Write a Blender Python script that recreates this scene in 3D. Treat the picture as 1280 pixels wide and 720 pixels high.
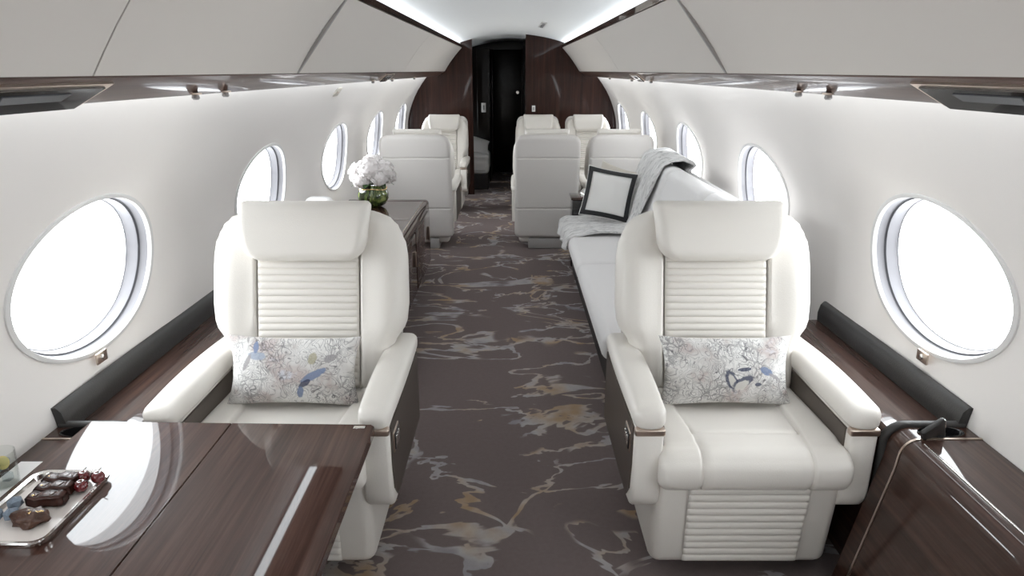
import bpy, bmesh, math, random
from mathutils import Vector, Matrix, noise as mnoise
random.seed(7)
S = bpy.context.scene
for o in list(bpy.data.objects): bpy.data.objects.remove(o, do_unlink=True)
COL = S.collection
PI = math.pi
# ------------------------------------------------------------------ camera
CAM_H = 1.45
F_PX = 850.0
TILT = math.atan((360 - 88) / F_PX)
cam = bpy.data.cameras.new('camera'); cam.sensor_fit = 'HORIZONTAL'; cam.sensor_width = 36.0
cam.lens = 36.0 * F_PX / 1280.0; cam.clip_start = 0.05; cam.clip_end = 60
co = bpy.data.objects.new('camera', cam); COL.objects.link(co)
co.location = (0, 0, CAM_H); co.rotation_euler = (PI / 2 - TILT, 0, 0)
S.camera = co
# ------------------------------------------------------------------ view, sky and lights
S.view_settings.view_transform = 'Standard'; S.view_settings.look = 'None'
S.view_settings.gamma = 1.0; S.view_settings.use_curve_mapping = False
S.view_settings.exposure = 0.04
SKY_COL = (0.93, 0.97, 1.0); SKY = 5.7
w = bpy.data.worlds.new('overcast_sky'); S.world = w; w.use_nodes = True
w.node_tree.nodes['Background'].inputs[0].default_value = (*SKY_COL, 1)
w.node_tree.nodes['Background'].inputs[1].default_value = SKY
Y_FRONT, Y_BULK, Y_END = -1.6, 8.3, 10.2
def area(name, loc, direction, sx, sy, power, col=(1, 1, 1)):
    # rectangular lamp: local -Z along direction, local Y along the cabin
    l = bpy.data.lights.new(name, 'AREA'); l.shape = 'RECTANGLE'; l.size = sx; l.size_y = sy; l.energy = power; l.color = col
    o = bpy.data.objects.new(name, l); COL.objects.link(o)
    z = -Vector(direction).normalized(); y = Vector((0, 1, 0)); x = y.cross(z)
    o.matrix_world = Matrix(((x.x, y.x, z.x, loc[0]), (x.y, y.y, z.y, loc[1]), (x.z, y.z, z.z, loc[2]), (0, 0, 0, 1)))
    return o
WASH_W, COVE_W = 11.0, 17.0
for s in (-1, 1):
    L = Y_BULK - Y_FRONT - 0.1
    # LED strip hidden above the valance rail, washing the side wall; LED strip in the ceiling cove behind the bin tops
    area('wall_wash_light', (s * 0.915, (Y_BULK + Y_FRONT) / 2, 1.410), (s * 0.45, 0, -1), 0.05, L, WASH_W, (0.90, 0.96, 1.0))
    area('ceiling_cove_light', (s * 0.60, (Y_BULK + Y_FRONT) / 2, 1.708), (-s * 0.35, 0, 1), 0.02, L, COVE_W, (0.88, 0.95, 1.0))

# ------------------------------------------------------------------ materials
MATS = {}
def mat(name, col, rough=0.5, metal=0.0, coat=0.0, bump=None, spec=0.5, trans=0.0, ior=1.5, sheen=0.0):
    m = bpy.data.materials.new(name); m.use_nodes = True; nt = m.node_tree
    b = nt.nodes['Principled BSDF']; b.inputs['Base Color'].default_value = (*col, 1)
    b.inputs['Roughness'].default_value = rough; b.inputs['Metallic'].default_value = metal
    b.inputs['Coat Weight'].default_value = coat; b.inputs['Coat Roughness'].default_value = 0.03
    b.inputs['Specular IOR Level'].default_value = spec; b.inputs['Transmission Weight'].default_value = trans
    b.inputs['IOR'].default_value = ior; b.inputs['Sheen Weight'].default_value = sheen
    if bump:
        n = nt.nodes.new('ShaderNodeTexNoise'); n.inputs['Scale'].default_value = bump[0]; n.inputs['Detail'].default_value = 4
        tc = nt.nodes.new('ShaderNodeTexCoord'); nt.links.new(tc.outputs['Object'], n.inputs['Vector'])
        bp = nt.nodes.new('ShaderNodeBump'); bp.inputs['Strength'].default_value = bump[1]; bp.inputs['Distance'].default_value = 0.004
        nt.links.new(n.outputs['Fac'], bp.inputs['Height']); nt.links.new(bp.outputs[0], b.inputs['Normal'])
    MATS[name] = m
    return m
class NT:
    def __init__(s, m): s.nt = m.node_tree; s.b = s.nt.nodes['Principled BSDF']
    def n(s, t, **kw):
        x = s.nt.nodes.new('ShaderNode' + t)
        for k, v in kw.items():
            if isinstance(v, tuple) and v and v[0] == 'in': pass
            setattr(x, k, v)
        return x
    def l(s, a, b): s.nt.links.new(a, b)
    def val(s, sock, v):
        if hasattr(v, 'node'): s.l(v, sock)
        else: sock.default_value = v
    def math(s, op, a, b=0.0, c=0.0):
        x = s.n('Math', operation=op); s.val(x.inputs[0], a); s.val(x.inputs[1], b); s.val(x.inputs[2], c); return x.outputs[0]
    def vec(s, op, a, b):
        x = s.n('VectorMath', operation=op); s.val(x.inputs[0], a); s.val(x.inputs[1], b); return x.outputs[0]
    def noise(s, v, sc, det=4, rough=0.5, dist=0.0):
        x = s.n('TexNoise'); s.l(v, x.inputs['Vector']); x.inputs['Scale'].default_value = sc; x.inputs['Detail'].default_value = det
        x.inputs['Roughness'].default_value = rough; x.inputs['Distortion'].default_value = dist; return x
    def ramp(s, f, stops):
        x = s.n('ValToRGB'); s.l(f, x.inputs[0]); e = x.color_ramp.elements
        while len(e) < len(stops): e.new(0.5)
        for i, (p, c) in enumerate(stops): e[i].position = p; e[i].color = (*c, 1) if len(c) == 3 else c
        return x.outputs[0]
    def mix(s, f, a, b, mode='MIX'):
        x = s.n('Mix', data_type='RGBA', blend_type=mode); s.val(x.inputs[0], f); s.val(x.inputs[6], a); s.val(x.inputs[7], b); return x.outputs[2]
    def map(s, v, sc=(1, 1, 1), loc=(0, 0, 0), rot=(0, 0, 0)):
        x = s.n('Mapping'); s.l(v, x.inputs[0]); x.inputs['Scale'].default_value = sc; x.inputs['Location'].default_value = loc; x.inputs['Rotation'].default_value = rot
        return x.outputs[0]
    def obj(s): return s.n('TexCoord').outputs['Object']
    def smooth(s, v, a, b):
        x = s.n('MapRange', interpolation_type='SMOOTHSTEP'); s.val(x.inputs[0], v); x.inputs[1].default_value = a; x.inputs[2].default_value = b
        return x.outputs[0]

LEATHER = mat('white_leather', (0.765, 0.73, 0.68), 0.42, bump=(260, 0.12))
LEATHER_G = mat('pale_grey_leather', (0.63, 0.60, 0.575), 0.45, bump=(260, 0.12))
WALLM = mat('wall_fabric', (0.83, 0.795, 0.765), 0.8, bump=(300, 0.08), spec=0.2)
CEILM = mat('ceiling_white', (0.86, 0.87, 0.87), 0.7, spec=0.2)
BINM = mat('bin_laminate', (0.70, 0.66, 0.62), 0.6, spec=0.3)
SEAM = mat('dark_seam', (0.06, 0.05, 0.045), 0.7)
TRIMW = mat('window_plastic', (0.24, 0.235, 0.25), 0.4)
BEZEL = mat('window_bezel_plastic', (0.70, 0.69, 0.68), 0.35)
GASKET = mat('grey_gasket', (0.08, 0.08, 0.09), 0.5)
BRONZE = mat('champagne_metal', (0.62, 0.52, 0.45), 0.28, metal=1.0)
TAUPE = mat('taupe_panel', (0.115, 0.095, 0.080), 0.36, metal=0.5)
SILVER = mat('polished_silver', (0.85, 0.84, 0.82), 0.15, metal=1.0)
GOLD = mat('gold', (0.85, 0.62, 0.30), 0.2, metal=1.0)
BLACK = mat('black_gloss', (0.012, 0.012, 0.013), 0.12, coat=0.5)
CHAR = mat('charcoal_leather', (0.030, 0.028, 0.027), 0.45, bump=(200, 0.15))
DARKP = mat('dark_plinth', (0.03, 0.026, 0.025), 0.6)
SOFA_F = mat('white_sofa_fabric', (0.76, 0.745, 0.74), 0.85, bump=(400, 0.25), spec=0.2)
LINEN = mat('white_linen', (0.82, 0.81, 0.80), 0.9, bump=(200, 0.2), spec=0.2)
PILLW = mat('white_pillow_cotton', (0.82, 0.81, 0.79), 0.85, bump=(350, 0.25), spec=0.2)
BORD = mat('black_ribbon', (0.02, 0.02, 0.022), 0.7)
BEIGE = mat('beige_linen', (0.60, 0.56, 0.50), 0.85, bump=(350, 0.25), spec=0.2)
BASEG = mat('grey_base_metal', (0.36, 0.345, 0.335), 0.45, metal=0.2)
def glass_mat(name, tint, gl=0.12):
    m = bpy.data.materials.new(name); m.use_nodes = True; nt = m.node_tree
    for n in list(nt.nodes): nt.nodes.remove(n)
    out = nt.nodes.new('ShaderNodeOutputMaterial'); mx = nt.nodes.new('ShaderNodeMixShader')
    t = nt.nodes.new('ShaderNodeBsdfTransparent'); g = nt.nodes.new('ShaderNodeBsdfGlossy'); lw = nt.nodes.new('ShaderNodeLayerWeight'); fr = nt.nodes.new('ShaderNodeMath'); fr.operation = 'POWER'; fr.inputs[1].default_value = 4.0; nt.links.new(lw.outputs['Facing'], fr.inputs[0])
    t.inputs[0].default_value = (*tint, 1); g.inputs['Roughness'].default_value = 0.02
    nt.links.new(fr.outputs[0], mx.inputs[0]); nt.links.new(t.outputs[0], mx.inputs[1]); nt.links.new(g.outputs[0], mx.inputs[2])
    nt.links.new(mx.outputs[0], out.inputs[0]); return m
PANE = glass_mat('window_glass', (0.97, 0.98, 0.98))
CLEAR = glass_mat('clear_tumbler_glass', (0.95, 0.96, 0.95))

def wood(name, c0, c1, c2, grain=(34, 1.2, 34), rot=(0, 0, 0), rough=0.5, coat=1.0):
    m = mat(name, c1, rough, coat=coat, spec=0.08); t = NT(m); v = t.map(t.obj(), grain, rot=rot)
    n1 = t.noise(v, 1.0, 6, 0.6, 0.6); n2 = t.noise(v, 4.0, 3, 0.5)
    f = t.math('ADD', t.math('MULTIPLY', n1.outputs['Fac'], 0.7), t.math('MULTIPLY', n2.outputs['Fac'], 0.3))
    t.l(t.ramp(f, [(0.32, c0), (0.5, c1), (0.68, c2)]), t.b.inputs['Base Color'])
    return m
WOOD = wood('dark_gloss_wood', (0.022, 0.010, 0.007), (0.046, 0.022, 0.016), (0.085, 0.043, 0.030))
WOODX = wood('dark_bulkhead_veneer', (0.012, 0.005, 0.0035), (0.026, 0.010, 0.007), (0.048, 0.019, 0.013), grain=(30, 30, 1.0), rough=0.5, coat=0.4)
WOODT = wood('table_wood', (0.026, 0.010, 0.007), (0.055, 0.024, 0.017), (0.092, 0.047, 0.035), grain=(48, 1.6, 48), coat=0.85)
DOORM = mat('black_door_lacquer', (0.008, 0.006, 0.005), 0.3, coat=0.25, spec=0.15)
RAILW = wood('rail_gloss_wood', (0.05, 0.026, 0.02), (0.085, 0.048, 0.038), (0.13, 0.075, 0.06), rough=0.3, coat=0.45)

def carpet():
    m = mat('veined_carpet', (0.1, 0.08, 0.08), 0.95, spec=0.1); t = NT(m); o = t.obj()
    def layer(loc, sc, rot, w0, m0, m1):
        q = t.map(o, sc, loc=loc, rot=(0, 0, rot))
        nz = t.noise(q, 1.0, 5, 0.52, 0.9).outputs['Fac']
        d = t.math('ABSOLUTE', t.math('SUBTRACT', nz, 0.5))
        msk = t.smooth(t.noise(t.map(o, loc=(loc[1], loc[0], 0)), 2.6, 2, 0.5).outputs['Fac'], m0, m1)
        wid = t.smooth(t.noise(t.map(o, loc=(loc[0] + 5, 3, 0)), 2.2, 2, 0.5).outputs['Fac'], 0.58, 0.72)
        wid = t.math('ADD', w0, t.math('MULTIPLY', wid, w0 * 3.2))
        ln = t.math('SUBTRACT', 1.0, t.smooth(t.math('DIVIDE', d, wid), 0.55, 1.0))
        return t.math('MULTIPLY', t.math('MULTIPLY', ln, msk), t.math('ADD', 0.45, t.math('MULTIPLY', t.noise(o, 16, 4, 0.7).outputs['Fac'], 0.75)))
    line = t.math('MAXIMUM', layer((1.3, 4.1, 0), (1.15, 2.0, 1), 0.35, 0.0155, 0.37, 0.43), layer((6.2, 0.4, 0), (1.3, 2.1, 1), -0.4, 0.013, 0.44, 0.49))
    hue = t.noise(t.map(o, loc=(2, 9, 0)), 3.4, 3, 0.6).outputs['Fac']
    vc = t.ramp(hue, [(0.36, (0.40, 0.28, 0.17)), (0.46, (0.46, 0.39, 0.33)), (0.54, (0.44, 0.42, 0.42)), (0.68, (0.25, 0.25, 0.27))])
    basev = t.noise(o, 60, 3, 0.7).outputs['Fac']
    base = t.mix(basev, (0.150, 0.120, 0.116, 1), (0.195, 0.158, 0.152, 1))
    t.l(t.mix(line, base, vc), t.b.inputs['Base Color'])
    bp = t.n('Bump'); bp.inputs['Strength'].default_value = 0.35; bp.inputs['Distance'].default_value = 0.003
    t.l(t.noise(o, 420, 2, 0.6).outputs['Fac'], bp.inputs['Height']); t.l(bp.outputs[0], t.b.inputs['Normal'])
    return m
CARPET = carpet()

def floral(name, seed, blues):
    # printed line drawing of flowers and leaves with a few tinted motifs; blues = [(cx, cz, rx, rz, angle, colour)]
    m = mat(name, (0.8, 0.79, 0.77), 0.85, spec=0.15, sheen=0.2); t = NT(m); o = t.obj()
    o2 = t.map(o, (1, 0.3, 1), loc=(seed, 0, seed * 0.7))
    wn = t.noise(o2, 16, 3, 0.55)
    wv = t.vec('SCALE', t.vec('SUBTRACT', wn.outputs['Color'], (0.5, 0.5, 0.5)), (0, 0, 0)); wv.node.inputs['Scale'].default_value = 0.045
    p = t.vec('ADD', o2, wv)
    def strokes(sc, k, w, det, off):   # contour lines of a noise field read as drawn petals and leaves
        q = t.map(p, (1, 1, 1), loc=(off, 0, off)); nn = t.noise(q, sc, det, 0.45, 0.6).outputs['Fac']
        return t.math('SUBTRACT', 1.0, t.smooth(t.math('ABSOLUTE', t.math('SINE', t.math('MULTIPLY', nn, k))), 0.0, w))
    msk = t.smooth(t.noise(o2, 13, 2).outputs['Fac'], 0.36, 0.60)
    v2 = t.n('TexVoronoi', feature='DISTANCE_TO_EDGE'); t.l(p, v2.inputs['Vector']); v2.inputs['Scale'].default_value = 34
    cell = t.math('SUBTRACT', 1.0, t.smooth(v2.outputs['Distance'], 0.02, 0.10))
    ink = t.math('MAXIMUM', t.math('MULTIPLY', strokes(24, 34.0, 0.50, 1, 0.0), 0.85), t.math('MULTIPLY', strokes(52, 24.0, 0.40, 2, 4.0), t.math('MULTIPLY', msk, 0.65)))
    ink = t.math('MAXIMUM', ink, t.math('MULTIPLY', cell, t.math('MULTIPLY', msk, 0.5)))
    ink = t.math('MULTIPLY', ink, t.math('ADD', 0.50, t.math('MULTIPLY', msk, 0.50)))
    wash = t.ramp(t.noise(o2, 11, 3, 0.6).outputs['Fac'], [(0.40, (0.80, 0.79, 0.77)), (0.55, (0.66, 0.64, 0.62)), (0.64, (0.56, 0.49, 0.47)), (0.72, (0.66, 0.66, 0.70))])
    c = t.mix(ink, wash, (0.055, 0.052, 0.065, 1))
    sp = t.n('SeparateXYZ'); t.l(o, sp.inputs[0])
    x, z = sp.outputs[0], sp.outputs[2]
    for cx, cz, rx, rz, ang, col in blues:
        dx, dz = t.math('SUBTRACT', x, cx), t.math('SUBTRACT', z, cz)
        ca, sa = math.cos(ang), math.sin(ang)
        a = t.math('ADD', t.math('MULTIPLY', dx, ca / rx), t.math('MULTIPLY', dz, sa / rx))
        b = t.math('ADD', t.math('MULTIPLY', dx, -sa / rz), t.math('MULTIPLY', dz, ca / rz))
        r = t.math('SQRT', t.math('ADD', t.math('MULTIPLY', a, a), t.math('MULTIPLY', b, b)))
        r = t.math('ADD', r, t.math('MULTIPLY', t.math('SUBTRACT', t.noise(o, 70, 3).outputs['Fac'], 0.5), 0.7))
        c = t.mix(t.math('MULTIPLY', t.math('SUBTRACT', 1.0, t.smooth(r, 0.8, 1.05)), 0.85), c, (*col, 1))
    t.l(c, t.b.inputs['Base Color'])
    return m
BL, DB, GY, YL, CR = (0.17, 0.23, 0.38), (0.05, 0.06, 0.11), (0.35, 0.33, 0.34), (0.45, 0.42, 0.30), (0.70, 0.68, 0.63)
FLOR_R = floral('floral_print_butterfly', 3.0, [(0.0, -0.022, 0.016, 0.036, 0.35, DB), (0.003, -0.025, 0.010, 0.026, 0.35, CR), (0.035, -0.028, 0.040, 0.016, 0.5, DB), (0.030, -0.037, 0.027, 0.013, 0.5, CR),
                                        (0.04, 0.012, 0.024, 0.006, 0.1, DB), (0.11, 0.004, 0.024, 0.012, -0.45, BL), (0.135, -0.012, 0.024, 0.006, -0.5, GY), (0.085, -0.035, 0.012, 0.006, 0, DB)])
FLOR_L = floral('floral_print_birds', 8.0, [(0.075, -0.005, 0.042, 0.012, 0.5, BL), (0.05, -0.03, 0.02, 0.009, 0.6, DB), (0.035, -0.058, 0.010, 0.020, -0.3, BL), (0.07, 0.045, 0.013, 0.02, -0.3, YL),
                                        (-0.10, 0.05, 0.030, 0.013, -0.1, (0.35, 0.40, 0.50)), (-0.105, 0.075, 0.009, 0.018, 0.2, BL), (-0.13, 0.03, 0.008, 0.03, -0.4, GY), (0.12, 0.045, 0.02, 0.012, 0.3, GY)])
def fur():
    m = mat('grey_white_fur', (0.75, 0.75, 0.75), 0.95, spec=0.1, sheen=0.4); t = NT(m); o = t.obj()
    n = t.noise(t.map(o, (1, 3.5, 1)), 14, 5, 0.7, 0.8).outputs['Fac']
    t.l(t.ramp(n, [(0.33, (0.40, 0.39, 0.39)), (0.47, (0.70, 0.69, 0.68)), (0.6, (0.84, 0.83, 0.82))]), t.b.inputs['Base Color'])
    bp = t.n('Bump'); bp.inputs['Strength'].default_value = 0.8; bp.inputs['Distance'].default_value = 0.01
    t.l(t.noise(t.map(o, (1, 2, 1)), 90, 4, 0.7).outputs['Fac'], bp.inputs['Height']); t.l(bp.outputs[0], t.b.inputs['Normal'])
    return m
FUR = fur()

# ------------------------------------------------------------------ mesh helpers
def mk(name, verts, faces, m, parent=None, smooth=40, merge=0):
    me = bpy.data.meshes.new(name); me.from_pydata([tuple(v) for v in verts], [], faces)
    bm = bmesh.new(); bm.from_mesh(me)
    if merge: bmesh.ops.remove_doubles(bm, verts=bm.verts, dist=merge)
    bmesh.ops.recalc_face_normals(bm, faces=bm.faces); bm.to_mesh(me); bm.free()
    return fin(name, me, m, parent, smooth)
def fin(name, me, m, parent=None, smooth=40):
    if smooth:
        me.shade_smooth()
        if smooth < 180: me.set_sharp_from_angle(angle=math.radians(smooth))
    me.materials.append(m)
    o = bpy.data.objects.new(name, me); COL.objects.link(o)
    if parent: o.parent = parent
    return o
def empty(name, loc=(0, 0, 0), rz=0, parent=None):
    o = bpy.data.objects.new(name, None); o.empty_display_size = 0.1; COL.objects.link(o); o.location = loc; o.rotation_euler = (0, 0, rz)
    if parent: o.parent = parent
    return o
def tag(o, label=None, cat=None, group=None, kind=None):
    if label: o['label'] = label
    if cat: o['category'] = cat
    if group: o['group'] = group
    if kind: o['kind'] = kind
    return o
def struct(o, label, cat): return tag(o, label, cat, kind='structure')
def rbox(name, c, s, r, m, parent=None, seg=3, fn=None, sub=0):
    bm = bmesh.new(); bmesh.ops.create_cube(bm, size=1)
    for v in bm.verts: v.co = Vector((v.co.x * s[0], v.co.y * s[1], v.co.z * s[2]))
    if sub: bmesh.ops.subdivide_edges(bm, edges=bm.edges, cuts=sub, use_grid_fill=True)
    if r > 0:
        es = [e for e in bm.edges if len(e.link_faces) == 2 and e.link_faces[0].normal.dot(e.link_faces[1].normal) < 0.5]
        bmesh.ops.bevel(bm, geom=es, offset=r, segments=seg, profile=0.5, affect='EDGES')
    for v in bm.verts:
        if fn: v.co = Vector(fn(v.co))
        v.co += Vector(c)
    bmesh.ops.recalc_face_normals(bm, faces=bm.faces)
    me = bpy.data.meshes.new(name); bm.to_mesh(me); bm.free()
    return fin(name, me, m, parent, 40)
def prism(name, pts, a0, a1, m, parent=None, axis='y', smooth=35, caps=True):
    # pts: closed 2-D outline; axis y: (x, z) outline; axis x: (y, z); axis z: (x, y)
    n = len(pts); V = []
    for a in (a0, a1):
        for p in pts:
            V.append((p[0], a, p[1]) if axis == 'y' else (a, p[0], p[1]) if axis == 'x' else (p[0], p[1], a))
    Fc = [(i, (i + 1) % n, n + (i + 1) % n, n + i) for i in range(n)]
    if caps: Fc += [tuple(range(n)), tuple(range(2 * n - 1, n - 1, -1))]
    return mk(name, V, Fc, m, parent, smooth)
def tube(name, pts, r, m, parent=None, seg=8, closed=False):
    pts = [Vector(p) for p in pts]; n = len(pts); V = []; Fc = []
    for i, p in enumerate(pts):
        a = pts[(i - 1) % n] if (closed or i > 0) else p; b = pts[(i + 1) % n] if (closed or i < n - 1) else p
        d = (b - a).normalized(); u = d.orthogonal().normalized() if abs(d.z) > 0.95 else Vector((0, 0, 1)).cross(d).normalized(); v = d.cross(u)
        rr = r[i] if isinstance(r, (list, tuple)) else r
        for k in range(seg):
            t = 2 * PI * k / seg; V.append(p + (u * math.cos(t) + v * math.sin(t)) * rr)
    for i in range(n if closed else n - 1):
        for k in range(seg):
            j = (i + 1) % n; Fc.append((i * seg + k, i * seg + (k + 1) % seg, j * seg + (k + 1) % seg, j * seg + k))
    if not closed: Fc += [tuple(range(seg)), tuple(range((n - 1) * seg, n * seg))]
    return mk(name, V, Fc, m, parent, 60)
def lathe(name, prof, m, parent=None, seg=28, c=(0, 0, 0), sx=1, sy=1, close=False):
    V = []; Fc = []; n = len(prof)
    for k in range(seg):
        t = 2 * PI * k / seg
        for r, z in prof: V.append((c[0] + r * math.cos(t) * sx, c[1] + r * math.sin(t) * sy, c[2] + z))
    for k in range(seg):
        j = (k + 1) % seg
        for i in range(n - 1): Fc.append((k * n + i, j * n + i, j * n + i + 1, k * n + i + 1))
    return mk(name, V, Fc, m, parent, 50, merge=1e-5)
def grid(name, fn, us, vs, m, parent=None, smooth=60, merge=0):
    V = [fn(u, v) for v in vs for u in us]; nu = len(us)
    Fc = [(j * nu + i, j * nu + i + 1, (j + 1) * nu + i + 1, (j + 1) * nu + i) for j in range(len(vs) - 1) for i in range(nu - 1)]
    return mk(name, V, Fc, m, parent, smooth, merge)
def lin(a, b, n): return [a + (b - a) * i / (n - 1) for i in range(n)]
def clus(n):   # samples on [-1, 1] clustered at the ends
    return [math.sin(PI / 2 * t) for t in lin(-1, 1, n)]
def sstep(a, b, x):
    t = max(0, min(1, (x - a) / (b - a))); return t * t * (3 - 2 * t)
def interp(tab, x):
    if x <= tab[0][0]: return tab[0][1]
    for (a, p), (b, q) in zip(tab, tab[1:]):
        if x <= b:
            t = (x - a) / (b - a); t = t * t * (3 - 2 * t); return p + (q - p) * t
    return tab[-1][1]
def rnd(d, er):  # round-over profile, d = distance from the border
    t = max(0.0, min(1.0, d / er)); return math.sqrt(max(0, 1 - (1 - t) ** 2))
def slab(name, h0, h1, wfun, tf, tb, er, m, parent, xf, nu=31, nv=41, fd=None, us=None, vs=None, erv=None):
    # cushion: half width wfun(h), rounded edges, front thickness tf, back tb, xf(x, d, h) -> point
    us = us or clus(nu); vs = vs or [h0 + (h1 - h0) * (t + 1) / 2 for t in clus(nv)]; erv = erv or er
    V = []; Fc = []; nu = len(us)
    for side, T in ((-1, tf), (1, tb)):
        base = len(V)
        for h in vs:
            wd = wfun(h)
            for u in us:
                e = rnd((1 - abs(u)) * wd, er) * rnd(min(h - h0, h1 - h), erv); x = u * wd
                d = side * T * e
                if side < 0 and fd: d += fd(x, h) * e
                V.append(xf(x, d, h))
        for j in range(len(vs) - 1):
            for i in range(nu - 1):
                q = (base + j * nu + i, base + j * nu + i + 1, base + (j + 1) * nu + i + 1, base + (j + 1) * nu + i)
                Fc.append(q if side < 0 else q[::-1])
    return mk(name, V, Fc, m, parent, 55, merge=2e-4)
def rrect(wx, wy, r, n=6, c=(0, 0)):
    P = []
    for cx, cy, a0 in ((wx - r, wy - r, 0), (-wx + r, wy - r, 90), (-wx + r, -wy + r, 180), (wx - r, -wy + r, 270)):
        for k in range(n + 1):
            t = math.radians(a0 + 90 * k / n); P.append((c[0] + cx + r * math.cos(t), c[1] + cy + r * math.sin(t)))
    return P
def pillow(name, W, Hh, T, m, parent=None, n=25, p=0.42, pinch=0.10):
    V = []; Fc = []
    for side in (-1, 1):
        b = len(V)
        for v in clus(n):
            for u in clus(n):
                x = W * u * (1 - pinch * (1 - v * v) * abs(u)); z = Hh * v * (1 - pinch * (1 - u * u) * abs(v))
                t = T * (max(0, (1 - u * u)) ** p) * (max(0, (1 - v * v)) ** p)
                t *= 1 + 0.08 * mnoise.noise((x * 14, z * 14, 3 * side))
                V.append((x, side * t, z))
        for j in range(n - 1):
            for i in range(n - 1):
                q = (b + j * n + i, b + j * n + i + 1, b + (j + 1) * n + i + 1, b + (j + 1) * n + i); Fc.append(q if side < 0 else q[::-1])
    return mk(name, V, Fc, m, parent, 70, merge=2e-4)
def kids(o): return [c for c in list(COL.objects) if c.parent == o]
def copy_tree(o, parent=None):
    c = o.copy(); COL.objects.link(c); c.parent = parent
    for ch in kids(o): copy_tree(ch, c)
    return c

# ------------------------------------------------------------------ cabin cross-section
def PX(z):
    R = 1.05 if z > 0.75 else 2.0
    z = min(z, 1.48)
    return 1.24 * math.sqrt(max(0.02, 1 - ((z - 0.75) / R) ** 2))
def PN(z):   # outward normal in (x, z)
    d = (PX(z + 1e-3) - PX(z - 1e-3)) / 2e-3; l = math.hypot(1, d); return (1 / l, -d / l)
WIN_A, WIN_B, WIN_Z = 0.350, 0.225, 0.87
WIN_Y = [1.93 + 1.455 * k for k in range(-2, 5)]
HALF = 1.455 / 2
def wpt(s, y, z, d=0.0):
    nx, nz = PN(z); return (s * (PX(z) + nx * d), y, z + nz * d)
def dish(y, z, yc):
    r = math.hypot((y - yc) / WIN_A, (z - WIN_Z) / WIN_B); return 0.016 * (1 - sstep(1.05, 1.75, r))
NT_ = 64
def ell(yc, k, th): return yc + WIN_A * k * math.cos(th), WIN_Z + WIN_B * k * math.sin(th)
def wall(s):
    V = []; Fc = []; Z0, Z1 = 0.46, 1.50; WY = WIN_Y + ([WIN_Y[-1] + 2 * HALF] if s < 0 else [])  # left wall gains an unseen bay whose window lights the day bed
    for yc in WY:
        ths = set(2 * PI * i / NT_ for i in range(NT_))
        for cy in (-HALF, HALF):
            for cz in (Z0 - WIN_Z, Z1 - WIN_Z): ths.add(math.atan2(cz / WIN_B, cy / WIN_A) % (2 * PI))
        ths = sorted(ths); n = len(ths); b = len(V); K = 9
        for k in range(K):
            t = k / (K - 1)
            for th in ths:
                y0, z0 = ell(yc, 1.0, th); dy, dz = WIN_A * math.cos(th), WIN_B * math.sin(th)
                q = min(HALF / abs(dy) if abs(dy) > 1e-9 else 9e9, ((Z1 - WIN_Z) / dz if dz > 0 else (Z0 - WIN_Z) / dz) if abs(dz) > 1e-9 else 9e9)
                f = 1 + (q - 1) * t ** 1.3; y = yc + dy * f; z = WIN_Z + dz * f
                V.append(wpt(s, y, z, dish(y, z, yc)))
        for k in range(K - 1):
            for i in range(n):
                j = (i + 1) % n; Fc.append((b + k * n + i, b + k * n + j, b + (k + 1) * n + j, b + (k + 1) * n + i))
    ya, yb = WY[0] - HALF, WY[-1] + HALF
    for (zs, y0, y1) in ((lin(-0.02, Z0, 8), ya, yb), (lin(Z1, 1.74, 8), ya, yb), (lin(-0.02, 1.74, 30), yb, Y_END + 0.1 if s < 0 else Y_BULK + 0.4)):
        b = len(V)
        for z in zs: V += [wpt(s, y0, z), wpt(s, y1, z)]
        for i in range(len(zs) - 1): Fc.append((b + 2 * i, b + 2 * i + 1, b + 2 * i + 3, b + 2 * i + 2))
    nm = 'wall_left' if s < 0 else 'wall_right'
    return struct(mk(nm, V, Fc, WALLM, None, 60, merge=1e-4), 'curved off-white cabin side wall with oval windows, %s side of the aisle' % ('table and credenza' if s < 0 else 'sofa'), 'wall')
wall(-1); wall(1)
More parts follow.
